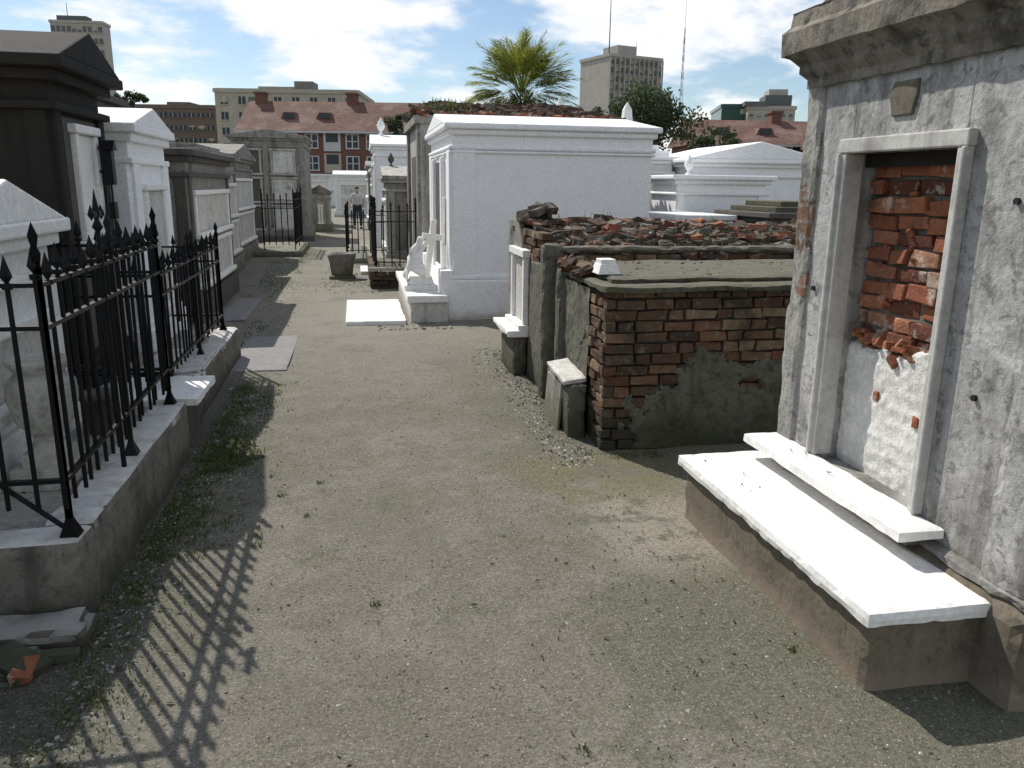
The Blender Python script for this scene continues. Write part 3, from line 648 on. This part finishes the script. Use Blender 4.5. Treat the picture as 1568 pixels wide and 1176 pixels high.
tomb('grey_tomb',-1.5,-.9,29,31,1.3,'greylt','grey','y',.2,'-y',.2,1)
tomb('white_flat_tomb',-1.0,1.4,42,45,2.0,'white2','white2','x',.2,'-y',.3,2)
tomb('grey_tomb',-7.2,-3.9,24.5,28,2.3,'grey','dark2','flat',0,'-y',.3,2)
tomb('white_gable_tomb',-9.5,-7.6,25,28,2.2,'white2','white2','y',.3,'-y',.3,2)
# ------------------------------------------------------------ right mid-distance
o=Obj('stone_planter'); p=o['pot']
p.lathe(-.28,14.7,[(.17,0),(.19,.08),(.22,.3),(.25,.38),(.25,.44),(.21,.44),(.19,.36),(0,.36)],20,'grey'); p.box(-.5,-.06,14.48,14.92,-.05,.05,'grey')
o.build()
mb=MB(); mb.box(0.05,.75,15.1,16.2,-.05,.07,'marble'); mb.build('marble_slab',bevel=.01)
o=Obj('brick_plot_edging')
bwall(o['bricks'],'-y',13.0,.2,1.0,0,.3,'brick',depth=.1); bwall(o['bricks'],'-x',.2,13.1,16,0,.28,'brick',depth=.1)
o['fill'].box(.3,1.0,13.1,16,-.05,.22,'mortar'); o['coping'].box(.16,1.0,12.96,13.14,.30,.34,'grey',jit=.008)
o.build()
fence('iron_fence',[((.3,13.3),(.95,13.3)),((.3,13.3),(.28,15.8))],.22,1.38,.13,postsp=.8,r=.01)
fence('iron_fence',[((-.22,17.5),(.9,17.5)),((-.22,17.5),(-.2,21.5))],.1,1.15,.12,postsp=1.3,r=.012)
mb=MB(); mb.rbox(-.28,1,17.4,21.6,-.05,.11,'greylt',seg=.1,amp=.01); mb.build('grave_platform')
tomb('weathered_tomb',.62,3,16.2,18.4,1.72,'grey','greylt','x',.2,'-x',.3,1,extra=lambda o:urn(o['urn'],.75,17.3,2.0,.45,'dark2'))
tomb('white_tall_tomb',.5,3.5,20.3,23,2.5,'white','white','x',.28,'-x',.4,1,extra=lambda o:urn(o['urn'],.7,21.6,2.85,.7,'white'),bev=.02)
tomb('white_flat_tomb',.55,3,25,28,2.0,'white2','white2','flat',0,'-x',.3,2)
tomb('grey_tomb',.5,3,30,34,2.2,'grey','grey','x',.2,'-x',.3,2)
tomb('white_pediment_tomb',5.75,8.2,13.5,16,2.05,'white','white','y',.30,'-y',.4,0,over=.16,bev=.02,pil=.2)
tomb('white_pediment_tomb',4.75,5.65,14.1,16.5,2.1,'white2','white','step',.2,'-y',.4,0,over=.1,bev=.02)
tomb('white_pediment_tomb',4.9,6.4,12.0,13.1,1.75,'white','white','flat',0,'-y',.4,0,over=.12,bev=.02,
     extra=lambda o:urn(o['urn'],5.2,12.3,1.84,.5,'white'))
o=Obj('obelisk_monument')
o['pedestal'].box(5.55,5.95,16.9,17.3,-.05,2.4,'white2'); o['pedestal'].box(5.5,6.0,16.85,17.35,2.4,2.5,'white2')
o['shaft'].box(5.6,5.9,16.95,17.25,2.5,3.25,'white2',tx=.07,ty=.07); o['shaft'].box(5.67,5.83,17.02,17.18,3.25,3.4,'white2',tx=.075,ty=.075)
o.build(.01)
o=Obj('urn_monument'); o['pedestal'].box(4.1,4.5,17.0,17.4,-.05,2.85,'grey'); urn(o['urn'],4.3,17.2,2.85,1.0,'white2'); o.build(.01)
tomb('mossy_tomb',5.25,6.9,9.6,11,1.26,'dark2','dark2','step',.14,'-y',.3,0,over=.12,roofm='slabdark')
tomb('low_white_tomb',4.3,5.0,10.4,12,1.2,'white2','white2','flat',0,'-y',.3,0)
tomb('white_flat_tomb',8.6,11,13,16,2.0,'white','white','y',.2,'-y',.4,1)
mb=MB(); mb.box(-60,60,58,58.5,-.05,2.1,'white2'); mb.box(-60,60,57.9,58.6,2.1,2.25,'white2'); mb.build('cemetery_wall')
# ------------------------------------------------------------ buildings
def flat(name,c,var=.12,sc=.6,rough=.9):
    g=G(name); n=g.noise(sc,6,.7); n2=g.noise(1,5,.6,g.scalev((1.2,1.2,.12)))
    col=g.mix(g.ramp(n,.35,.7),tuple(x*(1-var) for x in c),tuple(min(1,x*(1+var*.5)) for x in c))
    col=g.mix(g.ramp(n2,.5,.75,0,.3),col,tuple(x*.6 for x in c))
    return g.fin(col,rough)
M['beige']=flat('beige_concrete',(.40,.37,.30)); M['brownb']=flat('brown_cladding',(.16,.125,.105)); M['bglass']=simple('window_glass',(.03,.04,.05),.15)
M['greyt']=flat('tower_concrete',(.38,.36,.32)); M['dgrey']=flat('tower_dark_panels',(.13,.14,.14)); M['redb']=weather('facade_brick',(.17,.085,.065),(.10,.06,.045),.4,.3,bump=.1,scale=.4)
M['greeng']=simple('green_glass',(.02,.075,.055),.2); M['winlt']=flat('light_panel',(.50,.51,.52)); M['roofg']=flat('roof_gravel',(.22,.21,.19))
g=G('clay_tile_roof'); uv=g.n('ShaderNodeTexCoord').outputs['UV']
bt=g.n('ShaderNodeTexBrick'); g.set(bt.inputs['Vector'],uv); bt.inputs['Scale'].default_value=1; bt.inputs['Brick Width'].default_value=.45; bt.inputs['Row Height'].default_value=.4; bt.inputs['Mortar Size'].default_value=.035
bt.inputs['Color1'].default_value=(.19,.095,.073,1); bt.inputs['Color2'].default_value=(.12,.065,.053,1); bt.inputs['Mortar'].default_value=(.08,.05,.04,1)
M['tile']=g.fin(g.mix(g.ramp(g.noise(.35,8,.75),.45,.62,0,.7),bt.outputs['Color'],(.23,.155,.13)),.9)
def LM(D,L,rot=0):
    x_,y_=DL(D,L); return Matrix.Translation((x_,y_,0))@Matrix.Rotation(math.radians(-11+rot),4,'Z')
def slab(name,D,L0,L1,dep,H,wall,floors,bays,z0=1,rot=0,ww=.6,wh=.5,glass='bglass',band=None,extra=None):
    o=Obj(name,LM(D,L0,rot)); W=L1-L0
    o['walls'].box(0,W,0,dep,-.1,H,wall)
    o['parapet'].box(-.3,W+.3,-.3,dep+.3,H,H+.9,wall)
    o['roof'].box(0.3,W-.3,.3,dep-.3,H+.9,H+1.0,'roofg')
    fh=(H-z0)/floors; bw=W/bays
    for f in range(floors):
        zc=z0+fh*(f+.5)
        if band: o['bands'].box(-.1,W+.1,-.15,0,zc+fh*.38,zc+fh*.5,band)
        for b_ in range(bays):
            xc=bw*(b_+.5)
            o['windows'].box(xc-bw*ww/2,xc+bw*ww/2,-.06,.1,zc-fh*wh/2,zc+fh*wh/2,glass)
            o['window_sills'].box(xc-bw*ww/2-.1,xc+bw*ww/2+.1,-.3,0,zc-fh*wh/2-.25,zc-fh*wh/2,wall)
            if R()<.35: o['window_blinds'].box(xc-bw*ww/2+.05,xc+bw*ww/2-.05,-.08,-.05,zc+fh*wh/2-fh*wh*U(.2,.8),zc+fh*wh/2-.02,'beige')
            if ww*bw>1.6: o['window_mullions'].box(xc-.07,xc+.07,-.12,0,zc-fh*wh/2,zc+fh*wh/2,'winlt' if glass=='bglass' else wall)
    if extra: extra(o,W,dep,H)
    return o.build()
slab('beige_office_building',200,-71.5,-37.5,25,22.3,'beige',6,8,ww=.4,wh=.5,rot=1.5,extra=lambda o,W,d,H:(o['penthouse'].box(18,22.5,4,10,H,H+3.2,'roofg'),o['penthouse'].box(9,17.9,5,13,H,H+2,'beige'),o['loading_door'].box(8,9.5,-.2,0,H-7,H-1,'dgrey')))
slab('brown_office_building',220,-101,-79,25,20.2,'brownb',6,9,ww=.7,wh=.35,extra=lambda o,W,d,H:(o['penthouse'].box(8,14,4,12,H,H+2,'brownb')))
slab('office_tower',300,-163,-145.5,7,55,'greyt',14,10,ww=.75,wh=.5,glass='dgrey',rot=6,extra=lambda o,W,d,H:(o['penthouse'].box(2,12,1,6,H,H+2.6,'dgrey'),o['antennas'].cyl((5,3,H),(5,3,H+7),.15,.1,6,'dgrey')))
slab('small_grey_building',170,-25.5,-18.5,14,14.6,'dgrey',5,5,ww=.6,wh=.4,glass='bglass',extra=lambda o,W,d,H:(o['penthouse'].box(1.5,5.0,2,9,H,H+1.8,'dgrey'),))
def twr(o,W,d,H):
    o['penthouse'].box(5,12,3,11,H+.9,H+4,'greyt')
    o['antenna'].cyl((2.5,4,H),(2.5,4,H+24),.22,.06,6,'dgrey'); o['antenna'].cyl((14,6,H),(14,6,H+6),.08,.05,6,'dgrey')
    for k in range(12):
        o['vertical_fins'].box(W*k/11-.16,W*k/11+.16,-.75,-.31,0,H,'greyt')
slab('grey_office_tower',255,28,47.6,16,39.5,'greyt',15,11,z0=2,rot=28,ww=.8,wh=.66,glass='dgrey',extra=twr)
slab('green_glass_building',230,56.5,63,22,23,'greeng',7,4,ww=.9,wh=.8,glass='greeng',rot=-6)
slab('beige_tower_block',226,62.5,75,22,22.2,'greyt',7,6,ww=.5,wh=.25,glass='dgrey',rot=-6,extra=lambda o,W,d,H:(o['core'].box(5,12,3,12,H,H+4,'dgrey'),o['core'].box(6,11,4,11,H+4,H+5.6,'greyt'),o['ledge'].box(-1,5,-1,8,H+.9,H+2,'dgrey')))
def house(D,L0,L1,eave,ridge,bays,rot=0,dep=12,chim=(),dormers=()):
    o=Obj('brick_house',LM(D,L0,rot)); W=L1-L0
    o['walls'].box(0,W,0,dep,-.1,eave,'redb')
    o['roof'].prism([(-.7,eave),(dep+.7,eave),(dep/2,ridge)],'x',-.5,W+.5,'tile')
    o['eaves'].box(-.4,W+.4,-.75,-.45,eave-.25,eave-.02,'winlt')
    bw=W/bays; fh=eave/3
    for b_ in range(bays):
        xc=bw*(b_+.5)
        for f in range(3):
            zc=fh*(f+.55)
            if b_%3==1:
                o['balcony_panels'].box(xc-bw*.42,xc+bw*.42,-.12,.0,zc-fh*.45,zc+fh*.45,'winlt' if f%2==0 else 'beige')
                o['balcony_openings'].box(xc-bw*.3,xc+bw*.3,-.16,-.1,zc-.1,zc+fh*.4,'bglass')
            else:
                w_=min(1.1,bw*.3)
                o['windows'].box(xc-w_,xc+w_,-.05,.1,zc-.75,zc+.75,'bglass')
                o['window_frames'].box(xc-w_-.1,xc+w_+.1,-.14,-.04,zc-.9,zc-.75,'winlt'); o['window_frames'].box(xc-w_-.1,xc+w_+.1,-.14,-.04,zc+.75,zc+.87,'winlt')
                for q in (-1,0,1): o['window_frames'].box(xc+q*w_-.07,xc+q*w_+.07,-.13,-.045,zc-.75,zc+.75,'winlt')
                o['window_frames'].box(xc-w_,xc+w_,-.12,-.044,zc-.05,zc+.05,'winlt')
    for c_ in chim:
        o['chimneys'].box(c_-.6,c_+.6,dep*.5-.7,dep*.5+.7,eave,ridge+.8,'redb'); o['chimneys'].box(c_-.75,c_+.75,dep*.5-.85,dep*.5+.85,ridge+.8,ridge+1.05,'redb')
    for c_ in dormers:
        s_=(ridge-eave)/(dep/2+.7); zz=eave+s_*(2.2+.7)
        o['dormers'].prism([(c_-1.1,zz-.2),(c_-.7,zz+.6),(c_+.7,zz+.6),(c_+1.1,zz-.2)],'y',1.9,4,'tile'); o['dormers'].box(c_-.6,c_+.6,1.8,1.9,zz-.1,zz+.45,'bglass')
    return o.build()
house(100,-33,-11,7.7,11.6,9,0,chim=(1,12.5),dormers=(5.5,9.8,20))
house(92,20.5,38,6.4,9.4,7,4,chim=(10.5,),dormers=(3,8,14))
house(84,31,50,5.8,8.2,7,-8,chim=(4,12))
house(120,-3,20,7.0,9.6,8,3)
o=Obj('radio_mast'); x_,y_=DL(220,43.2)
for k in range(13):
    g_='redb' if k%2 else 'winlt'; z_=14+2.1*k
    for a in range(3):
        t0=2.1*a; r0=.6*(1-k/16); r1=.6*(1-(k+1)/16)
        o['lattice'].cyl((x_+r0*math.cos(t0),y_+r0*math.sin(t0),z_),(x_+r1*math.cos(t0),y_+r1*math.sin(t0),z_+2.1),.05,.05,5,g_)
        o['lattice'].cyl((x_+r0*math.cos(t0),y_+r0*math.sin(t0),z_),(x_+r1*math.cos(t0+2.1),y_+r1*math.sin(t0+2.1),z_+2.1),.035,.035,5,g_)
o['lattice'].cyl((x_,y_,0),(x_,y_,14),.4,.4,6,'dgrey'); o['lattice'].cyl((x_,y_,41),(x_,y_,50),.05,.03,5,'dgrey')
o.build()
# ------------------------------------------------------------ trees
def tree(name,D,L,cz,rx,rz,nclump,nleaf,ls=.22,mat='leaf'):
    o=Obj(name); x_,y_=DL(D,L)
    tb=o['trunk']
    tb.cyl((x_,y_,-.1),(x_+.2,y_,cz-rz*.6),.38,.25,9,'bark')
    lf=o['crown']
    cl=[]
    for i in range(nclump):
        while True:
            v=Vector((U(-1,1),U(-1,1),U(-.9,1)))
            if .3<v.length<1: break
        c=Vector((x_+v.x*rx*.85,y_+v.y*rx*.6,cz+v.z*rz*.85)); cl.append((c,U(.13,.27)*rx))
        if i%3==0: tb.cyl((x_+.2,y_,cz-rz*.62),tuple(c),.13,.03,5,'bark')
    for c,r in cl:
        shade=U(0,.5)
        for k in range(nleaf):
            d=Vector((random.gauss(0,1),random.gauss(0,1),random.gauss(0,.7))).normalized()*r*R()**.35*(1+.5*noise.noise(c+Vector((k*.01,0,0))))
            p=c+d; q=Vector((random.gauss(0,1),random.gauss(0,1),random.gauss(0,1))).normalized(); w=q.orthogonal().normalized()*ls*U(.5,1); q=q.cross(w).normalized()*ls*U(.3,.7)
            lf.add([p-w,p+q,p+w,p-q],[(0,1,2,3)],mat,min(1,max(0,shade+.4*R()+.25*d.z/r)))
    o.build()
tree('oak_tree',62,9.6,6.6,4.6,2.7,60,150,.17)
tree('oak_tree',75,29.3,8.0,3.0,1.7,24,130,.17)
tree('oak_tree',85,-11.0,7.6,2.4,1.7,22,110,.17)
tree('oak_tree',140,-64,15.0,3.0,1.6,16,120,.25)
tree('oak_tree',70,16.5,5.0,3,1.6,18,120,.18)
tree('oak_tree',68,5,4.6,3,1.4,16,120,.18)
def palm(name,D,L,zc,r):
    o=Obj(name); x_,y_=DL(D,L)
    o['trunk'].cyl((x_,y_,-.1),(x_,y_,zc-.3),.34,.3,12,'bark')
    for k in range(60):
        t=U(0,6.3); z_=zc-U(.0,1.3); o['trunk'].cyl((x_+.28*math.cos(t),y_+.28*math.sin(t),z_),(x_+.6*math.cos(t),y_+.6*math.sin(t),z_+.35),.05,.02,5,'bark')
    f=o['fronds']
    for k in range(190):
        az=U(0,6.28); el=math.radians(U(-45,84)); ln=r*U(.74,1.03)*(1 if el>0 else .85)
        h=Vector((math.cos(az),math.sin(az),0)); pts=[]
        p=Vector((x_,y_,zc)); a=el
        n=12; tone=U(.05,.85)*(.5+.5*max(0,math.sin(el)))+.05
        droop=U(.01,.045)
        for i in range(n+1):
            pts.append(p.copy()); p=p+(h*math.cos(a)+Vector((0,0,math.sin(a))))*ln/n; a-=droop+.004*i
        side=Vector((-h.y,h.x,0))
        for i in range(1,n):
            d=(pts[i+1]-pts[i]).normalized(); up=side.cross(d)
            f.add([pts[i]-side*.02,pts[i]+side*.02,pts[i+1]+side*.015,pts[i+1]-side*.015],[(0,1,2,3)],'palm',tone*.6)
            if i<5: continue
            for m_ in (0,.33,.66):
                for sg in (-1,1):
                    b_=pts[i].lerp(pts[i+1],m_); L_=r*.27*math.sin(math.pi*min(1,(i+m_)/n*.75+.15))
                    tip=b_+(side*sg*.55+d*1.0-up*U(-.35,.3)+Vector((0,0,-.08)))*L_
                    f.add([b_,b_+d*.07,tip],[(0,1,2)],'palm',min(1,max(0,tone+U(-.2,.25))))
    o.build()
palm('palm_tree',40,.3,5.75,3.05)
mb=MB()
for i in range(160):
    a,b_=U(.97,1.9),U(12.9,14.2); z_=h2(a,b_)
    t=U(0,6.3); hh=U(.04,.16); dx=math.cos(t)*.05; dy=math.sin(t)*.05
    mb.add([(a-.012,b_,z_),(a+.012,b_,z_),(a+dx,b_+dy,z_+hh)],[(0,1,2)],'grass',R())
for i in range(120):
    a,b_=U(1.6,3.9),U(6.2,7.5); z_=h1(a,b_)+.02
    t=U(0,6.3); hh=U(.03,.1); mb.add([(a-.004,b_,z_),(a+.004,b_,z_),(a+math.cos(t)*.04,b_+math.sin(t)*.04,z_+hh)],[(0,1,2)],'grass',R())
mb.build('roof_weeds')
# ------------------------------------------------------------ person
M['skin']=simple('skin',(.45,.27,.19),.5,var=.05); M['shirt']=simple('white_shirt',(.60,.62,.66),.9,var=.1); M['trou']=simple('dark_trousers',(.05,.06,.09),.9); M['hair']=simple('dark_hair',(.02,.015,.012),.6); M['pack']=simple('blue_bag',(.10,.18,.35),.8)
px,py=.06,31.0
pe=bpy.data.objects.new('person',None); bpy.context.scene.collection.objects.link(pe)
def P(*v): return (px+v[0],py+v[1],v[2])
skinobj('trousers',[P(0,0,.86),P(-.09,0,.80),P(-.12,-.03,.46),P(-.12,.02,.09),P(.09,0,.80),P(.12,-.08,.46),P(.12,-.02,.09)],[(0,1),(1,2),(2,3),(0,4),(4,5),(5,6)],[.13,.095,.07,.05,.095,.07,.05],M['trou'],pe)
skinobj('shirt',[P(0,0,.84),P(0,-.04,1.0),P(0,-.10,1.16),P(0,-.14,1.27),P(-.16,-.13,1.24),P(-.22,-.16,1.08),P(.16,-.13,1.24),P(.22,-.16,1.08),P(0,-.16,1.31)],[(0,1),(1,2),(2,3),(3,4),(4,5),(3,6),(6,7),(3,8)],[.135,.125,.14,.11,.065,.055,.065,.055,.06],M['shirt'],pe)
for s_ in (-1,1):
    bx=s_*.22
    vs=[P(bx,-.16,1.10),P(bx*1.05,-.22,.98),P(bx*.95,-.34,.88),P(bx*.9,-.40,.85)]; ed=[(0,1),(1,2),(2,3)]; rd=[.042,.038,.026,.03]
    for k in range(4):
        i0=len(vs); off=(k-1.5)*.018
        vs+= [P(bx*.9+off,-.44,.84),P(bx*.9+off,-.465-.005*k,.825),P(bx*.9+off,-.48,.80)]; ed+=[(3,i0),(i0,i0+1),(i0+1,i0+2)]; rd+=[.009,.008,.007]
    i0=len(vs); vs+=[P(bx*.9-s_*.035,-.40,.84),P(bx*.9-s_*.045,-.43,.82)]; ed+=[(3,i0),(i0,i0+1)]; rd+=[.010,.008]
    skinobj('arm',vs,ed,rd,M['skin'],pe,1)
skinobj('head',[P(0,-.15,1.28),P(0,-.17,1.36),P(0,-.19,1.42),P(0,-.19,1.48),P(0,-.25,1.40),P(0,-.285,1.425)],[(0,1),(1,2),(2,3),(2,4),(2,5)],[.052,.05,.08,.075,.045,.014],M['skin'],pe)
skinobj('hair',[P(0,-.13,1.38),P(0,-.15,1.47),P(0,-.20,1.51),P(.06,-.15,1.44),P(-.06,-.15,1.44)],[(0,1),(1,2),(1,3),(1,4)],[.06,.085,.07,.05,.05],M['hair'],pe)
mb=MB(); mb.box(px-.13,px+.13,py+.04,py+.20,.95,1.28,'pack',tx=.02,ty=.02); mb.build('backpack',pe,.03)
mb=MB()
for s_ in(-1,1): mb.box(px+s_*.12-.05,px+s_*.12+.05,py-.16,py+.08,0,.08,'hair',tx=.01,ty=.02)
mb.build('shoes',pe,.02)
# ------------------------------------------------------------ camera, light, world
cam=bpy.data.cameras.new('camera'); co=bpy.data.objects.new('camera',cam); bpy.context.scene.collection.objects.link(co)
th=math.radians(14); F=Vector((S11*math.cos(th),C11*math.cos(th),-math.sin(th))); Rv=Vector((C11,-S11,0)); Uv=Rv.cross(F)
ro=math.radians(.7); R2=Rv*math.cos(ro)+Uv*math.sin(ro); U2=Uv*math.cos(ro)-Rv*math.sin(ro)
m=Matrix((R2,U2,-F)).transposed().to_4x4(); m.translation=Vector((0,0,1.65)); co.matrix_world=m
cam.sensor_width=36; cam.lens=28.0; cam.clip_end=6000; cam.clip_start=.05
bpy.context.scene.camera=co
sd=Vector((.46,-.80,-1)); sun=bpy.data.lights.new('sun','SUN'); sun.energy=5.0; sun.angle=math.radians(.5); sun.color=(1,.96,.89)
so=bpy.data.objects.new('sun',sun); bpy.context.scene.collection.objects.link(so); so.rotation_euler=sd.to_track_quat('-Z','Y').to_euler()
w=bpy.data.worlds.new('World'); bpy.context.scene.world=w; w.use_nodes=True; nt=w.node_tree
bg=nt.nodes['Background']; sky=nt.nodes.new('ShaderNodeTexSky'); sky.sky_type='NISHITA'; sky.sun_disc=False
sky.sun_elevation=math.atan2(1,math.hypot(.46,.8)); sky.sun_rotation=math.radians(-29.9)%(2*math.pi)
sky.air_density=1.0; sky.dust_density=.4; sky.ozone_density=2.2
tc=nt.nodes.new('ShaderNodeTexCoord'); sp=nt.nodes.new('ShaderNodeSeparateXYZ'); nt.links.new(tc.outputs['Generated'],sp.inputs[0])
ad=nt.nodes.new('ShaderNodeMath'); ad.operation='ADD'; ad.inputs[1].default_value=.22; nt.links.new(sp.outputs[2],ad.inputs[0])
dv=nt.nodes.new('ShaderNodeVectorMath'); dv.operation='DIVIDE'; cb=nt.nodes.new('ShaderNodeCombineXYZ')
for k in range(3): nt.links.new(ad.outputs[0],cb.inputs[k])
nt.links.new(tc.outputs['Generated'],dv.inputs[0]); nt.links.new(cb.outputs[0],dv.inputs[1])
mp=nt.nodes.new('ShaderNodeVectorMath'); mp.operation='ADD'; mp.inputs[1].default_value=(1.3,.4,0); nt.links.new(dv.outputs[0],mp.inputs[0])
nz=nt.nodes.new('ShaderNodeTexNoise'); nz.inputs['Scale'].default_value=1.25; nz.inputs['Detail'].default_value=10; nz.inputs['Roughness'].default_value=.55; nz.inputs['Distortion'].default_value=.15
nt.links.new(mp.outputs[0],nz.inputs['Vector'])
mr=nt.nodes.new('ShaderNodeMapRange'); mr.interpolation_type='SMOOTHSTEP'; mr.inputs[1].default_value=.475; mr.inputs[2].default_value=.57; nt.links.new(nz.outputs['Fac'],mr.inputs[0])
mx=nt.nodes.new('ShaderNodeMix'); mx.data_type='RGBA'; nt.links.new(mr.outputs[0],mx.inputs[0]); nt.links.new(sky.outputs[0],mx.inputs[6]); mx.inputs[7].default_value=(9.2,9.3,9.5,1)
nt.links.new(mx.outputs[2],bg.inputs['Color']); bg.inputs['Strength'].default_value=.112
sc=bpy.context.scene; sc.view_settings.view_transform='Standard'; sc.view_settings.look='None'; sc.view_settings.exposure=0
